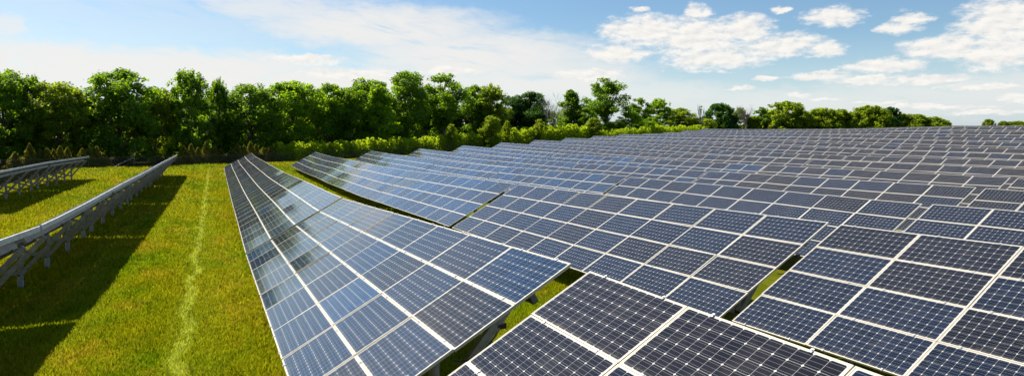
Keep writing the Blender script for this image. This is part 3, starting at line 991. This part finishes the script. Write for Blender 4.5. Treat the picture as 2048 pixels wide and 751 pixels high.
# low dark undergrowth at the woodland edge: individual bushes
def bush_mesh(seed, mat, name, H=3.4, R=1.0, spiky=False, n=1500, leaf=0.16):
    rg = np.random.default_rng(seed)
    N = n
    if spiky:       # plume shaped shoots
        ns = 11
        ang = rg.uniform(0, 2 * np.pi, ns); rr_ = R * np.sqrt(rg.random(ns)) * 0.75
        ht = H * rg.uniform(0.68, 1.0, ns)
        idx = rg.integers(0, ns, N); t = rg.random(N) ** 0.8
        wdt = 0.30 * R * (1 - t) ** 0.6 + 0.05
        P_ = np.c_[rr_[idx] * np.cos(ang[idx]) * (1 + .25 * t), rr_[idx] * np.sin(ang[idx]) * (1 + .25 * t), ht[idx] * t]
        P_[:, :2] += rg.normal(size=(N, 2)) * wdt[:, None]
        tint = np.clip(0.2 + 0.5 * rg.random(ns)[idx] + 0.4 * rg.random(N), 0, 1)
    else:           # cone shaped cedar with a ragged outline
        t = rg.random(N) ** 1.25; sk = rg.uniform(0.12, 0.5)
        a = rg.uniform(0, 2 * np.pi, N)
        rad_ = R * (1 - t) ** 0.75 * rg.random(N) ** 0.35 * (1 + sk * np.sin(a * 3 + t * 9 + sk * 40) * np.sin(t * 13 + sk * 20))
        P_ = np.c_[rad_ * np.cos(a), rad_ * np.sin(a), H * (0.03 + 0.97 * t)]
        tint = np.clip(0.5 + 0.3 * np.sin(a * 3 + t * 11) + 0.3 * (rg.random(N) - .5), 0, 1)
    nrm = rg.normal(size=(N, 3)); nrm /= np.linalg.norm(nrm, axis=1)[:, None]
    a1 = np.cross(nrm, rg.normal(size=(N, 3))); a1 /= np.linalg.norm(a1, axis=1)[:, None]
    a1[:, 2] += 0.8; a1 /= np.linalg.norm(a1, axis=1)[:, None]
    a2 = np.cross(nrm, a1)
    s = (leaf * rg.uniform(0.6, 1.3, N))[:, None]
    V_ = np.stack([P_ - a1 * s * .6, P_ + a2 * s * .3, P_ + a1 * s * .6, P_ - a2 * s * .3], 1)
    return fast_mesh(name, V_.reshape(-1, 3), np.arange(N * 4).reshape(-1, 4), 4, (mat,), tint)


def stems_mesh(seed, H, R, n):
    rg = random.Random(seed); mb = MB()
    for k in range(n):
        a = rg.uniform(0, 6.28); q = rg.uniform(0, R * 0.4)
        mb.tube([(q * .3 * math.cos(a), q * .3 * math.sin(a), -0.1), (q * math.cos(a), q * math.sin(a), H * rg.uniform(0.5, 0.8))], [0.03, 0.012], 5)
    return mb.mesh('stem', (M_BARK,))


CED = [bush_mesh(100 + i, M_CEDAR, 'foliage', 3.2, 1.0, False, 2200, 0.20) for i in range(6)]
SHR = [bush_mesh(200 + i, M_HEDGE, 'foliage', 4.0, 1.25, True, 3400, 0.24) for i in range(4)]
STM = [stems_mesh(300 + i, 3.0, 1.0, 5) for i in range(2)]
CEDARS = [(-27.1, 118.7, 2.5, 0.6), (-25.4, 119.4, 3.7, 0.6), (-24.2, 119.8, 2.9, 0.6), (-23.4, 120.1, 3.0, 0.6), (-22.6, 120.4, 2.8, 0.6), (-21.8, 120.7, 3.3, 0.6), (-20.9, 121.0, 3.1, 0.6), (-19.0, 121.7, 2.9, 0.6), (-18.1, 122.1, 3.1, 0.6), (-17.2, 122.4, 3.2, 0.6), (-16.3, 122.7, 2.2, 0.6), (-4.9, 126.9, 3.1, 0.7), (-3.7, 127.3, 3.4, 0.7), (-2.6, 127.8, 2.8, 0.7), (-1.3, 128.2, 3.8, 0.7), (0.0, 128.7, 3.2, 0.7), (1.1, 129.1, 2.6, 0.7), (2.7, 129.7, 2.3, 0.7), (3.9, 130.1, 3.2, 0.7), (5.1, 130.6, 3.0, 0.7), (6.2, 131.0, 3.7, 0.8), (7.2, 131.4, 3.2, 0.8), (8.5, 131.8, 2.6, 0.8), (9.8, 132.3, 2.9, 0.8), (10.9, 132.7, 3.4, 0.8)]
for i, (x, y, h, w) in enumerate(CEDARS):
    root = empty('cedar_shrub', (x, y, gz(x, y)))
    f = h / 3.2
    root.scale = (1.25 + 0.25 * math.sin(i * 2.9), 1.25 + 0.25 * math.cos(i * 1.7), f * 1.05); root.rotation_euler = (0, 0, i * 1.7)
    tag(root, 'small yellowish cedar behind the wire fence, number %d counted from the left' % (i + 1), 'cedar shrub', 'young cedars behind the wire fence')
    link('stem', STM[i % 2], root); link('foliage', CED[(i * 5 + i // 3) % 6], root)
HEDGE = [(12.0, 132.8, 3.5), (13.3, 133.7, 3.1), (14.6, 134.0, 3.6), (15.8, 134.1, 3.4), (17.1, 134.5, 3.3), (18.5, 135.5, 3.5), (19.9, 136.1, 3.4), (21.3, 137.1, 3.2), (22.6, 137.2, 3.5), (23.9, 137.2, 3.2), (25.5, 138.6, 3.6), (26.7, 138.3, 3.5), (28.2, 139.2, 3.1), (29.7, 140.0, 3.5), (31.2, 140.4, 3.9), (32.5, 140.2, 3.7), (34.3, 141.8, 3.5), (35.7, 142.0, 3.8), (37.3, 142.7, 3.8), (38.7, 142.6, 3.5), (40.4, 143.8, 3.4), (42.1, 144.6, 3.4), (43.7, 145.1, 3.7), (45.1, 144.8, 3.4), (46.9, 145.8, 3.5), (48.5, 146.1, 3.9), (50.3, 146.9, 3.8), (52.0, 147.5, 3.7), (53.8, 148.4, 4.0), (55.5, 148.7, 4.0), (57.6, 150.2, 4.3), (59.4, 150.6, 3.9), (61.0, 150.8, 3.8), (62.9, 151.4, 3.9), (65.1, 152.8, 3.8), (67.2, 154.0, 4.1), (69.1, 154.4, 4.0), (70.8, 154.6, 4.7), (72.7, 155.0, 4.7), (75.2, 156.8, 4.6), (76.8, 156.7, 4.8), (79.3, 158.3, 4.6), (81.4, 158.9, 4.3), (83.4, 159.4, 5.0), (85.2, 159.5, 4.7), (87.7, 160.8, 4.9), (90.2, 162.0, 5.0), (92.3, 162.7, 5.1), (94.4, 163.0, 5.2), (96.6, 163.8, 4.9), (99.4, 165.3, 4.6), (101.7, 165.9, 4.0), (104.3, 167.0, 4.2), (107.0, 168.3, 3.6), (109.1, 168.7, 3.0), (111.7, 169.6, 2.5), (114.2, 170.5, 3.2), (116.6, 171.1, 3.3), (120.2, 173.4, 3.4), (122.7, 174.1, 3.6), (125.5, 175.2, 3.4), (128.3, 176.2, 3.8), (130.4, 176.3, 3.9), (133.4, 177.5, 4.4), (136.6, 179.0, 4.6), (139.6, 180.2, 4.4), (141.9, 180.4, 4.1), (145.4, 182.0, 4.2), (148.0, 182.6, 3.8), (151.8, 184.5, 4.4), (155.2, 185.9, 4.2), (157.7, 186.3, 4.3), (161.1, 187.6, 3.6), (164.4, 188.9, 4.5)]
for i, (x, y, h) in enumerate(HEDGE):
    root = empty('shrub', (x, y, gz(x, y)))
    f = h / 4.0 * 1.08
    root.scale = (f * 1.7, f * 1.4, f); root.rotation_euler = (0, 0, i * 2.3)
    tag(root, 'bright feathery shrub of the boundary hedge, number %d counted from the left' % (i + 1), 'shrub', 'feathery shrubs forming the boundary hedge')
    link('stem', STM[i % 2], root)
    link('foliage', SHR[(i // 3) % 4 if i % 3 else (i * 7) % 4], root)


# bare trees
def bare_mesh(seed, H, spread, levels, mat, r0):
    rg = random.Random(seed); mb = MB()

    def grow(p, d, L, r, lev):
        q = p + d * L
        mid = (p + q) / 2 + Vector((rg.uniform(-1, 1), rg.uniform(-1, 1), 0)) * L * 0.06
        mb.tube([p, mid, q], [r, r * 0.8, r * 0.6], 5 if lev > 1 else 8, False)
        if lev >= levels:
            return
        for _ in range(rg.choice((2, 3, 3)) if lev else 4):
            ax = Vector((rg.uniform(-1, 1), rg.uniform(-1, 1), rg.uniform(-.2, .4))).normalized()
            dd = (d + ax * spread * rg.uniform(0.5, 1.1) + Vector((0, 0, 0.12))).normalized()
            grow(p + (q - p) * rg.uniform(0.5, 1.0), dd, L * rg.uniform(0.66, 0.88), max(0.012, r * 0.58), lev + 1)
    grow(Vector((0, 0, -0.3)), Vector((0.03, 0, 1)), H * 0.30, r0, 0)
    return mb.mesh('trunk', (mat,), True)


BARE = [(87.2, 161.7, 14.8, 2.0), (241.5, 243.5, 16.0, 5.0), (178.6, 204.4, 13.4, 1.0)]
for i, ((x, y, h, w), lab, lv, sp) in enumerate(zip(BARE, (
        'bare grey leafless tree between the dense dark tree and the pointed tree',
        'bare brown-grey leafless tree spreading its twigs right of the dark round tree',
        'dead pole-like tree with a tuft on top at the treeline break'), (6, 6, 3), (0.42, 0.62, 0.25))):
    me = bare_mesh(50 + i, h, sp, lv, M_DEAD if i == 0 else M_TWIG, 0.018 * h)
    zmax = max(v.co.z for v in me.vertices)
    root = empty('bare_tree', (x, y, gz(x, y)))
    root.scale = (1, 1, 1)
    root.scale = (h / zmax,) * 3
    tag(root, lab, 'tree', 'trees along the far boundary')
    link('trunk', me, root)
    if i == 2:
        V_, F_, t_, C_ = crown_arrays(77, 'airy', 3.0, 0.8, 6, 260, 0.25)
        V_[:, 2] += zmax - 3.4
        link('crown', fast_mesh('crown', V_, F_, 4, (M_LEAF,), t_), root)

# ------------------------------------------------------------------ wire fence in front of the hedge
mw, g = material('fence_wire')
t = g.n('ShaderNodeTexCoord').outputs['UV']
u, v, _ = g.sep(t)
w1 = g.m('LESS_THAN', g.m('ABSOLUTE', g.m('SUBTRACT', g.m('FRACT', g.m('ADD', u, v)), 0.5)), 0.05)
w2 = g.m('LESS_THAN', g.m('ABSOLUTE', g.m('SUBTRACT', g.m('FRACT', g.m('SUBTRACT', u, v)), 0.5)), 0.07)
tp = g.n('ShaderNodeBsdfTransparent')
pb = g.n('ShaderNodeBsdfPrincipled')
pb.inputs['Base Color'].default_value = (0.02, 0.02, 0.018, 1); pb.inputs['Roughness'].default_value = 0.6
mx = g.n('ShaderNodeMixShader')
g.l(g.m('MAXIMUM', w1, w2), mx.inputs[0]); g.l(tp.outputs[0], mx.inputs[1]); g.l(pb.outputs[0], mx.inputs[2])
out(g, mx.outputs[0])
fx = np.arange(-48, 172, 3.0)
fpts = [(x, 126.7 + 0.3675 * x, float(zg(x, 126.7 + 0.3675 * x))) for x in fx]
froot = empty('wire_fence', fpts[16])
tag(froot, 'low chain-link fence with thin posts along the foot of the hedge', 'fence')
fb = Vector(froot.location)
FH = 1.55
for p in fpts:
    mb = MB(); mb.tube([(p[0] - fb.x, p[1] - fb.y, p[2] - 0.2 - fb.z), (p[0] - fb.x, p[1] - fb.y, p[2] + FH + 0.05 - fb.z)], [0.03, 0.03], 6)
    link('post', mb.mesh('post', (M_DARKPOST,)), froot)
mb = MB(); mb.tube([(p[0] - fb.x, p[1] - fb.y, p[2] + FH - fb.z) for p in fpts], [0.02] * len(fpts), 6)
link('rail', mb.mesh('rail', (M_DARKPOST,)), froot)
a = fpts[12]; b = fpts[11]
mb = MB(); mb.tube([(a[0] - fb.x, a[1] - fb.y, a[2] + FH - fb.z), (b[0] + 0.3 - fb.x, b[1] - fb.y, b[2] + 0.05 - fb.z)], [0.03, 0.03], 6)
link('brace', mb.mesh('brace', (M_GALV,)), froot)
vv = []; ff = []
for p in fpts:
    vv += [(p[0] - fb.x, p[1] - fb.y, p[2] + 0.02 - fb.z), (p[0] - fb.x, p[1] - fb.y, p[2] + FH - fb.z)]
for i in range(len(fpts) - 1):
    ff.append((2 * i, 2 * i + 2, 2 * i + 3, 2 * i + 1))
me = new_mesh('wire_mesh', vv, ff, (mw,))
uvl = me.uv_layers.new(name='UVMap')
for poly in me.polygons:
    for li in poly.loop_indices:
        vi = me.loops[li].vertex_index
        uvl.data[li].uv = ((vi // 2) * 3.2 / 0.07, (vi % 2) * FH / 0.07)
link('wire_mesh', me, froot)
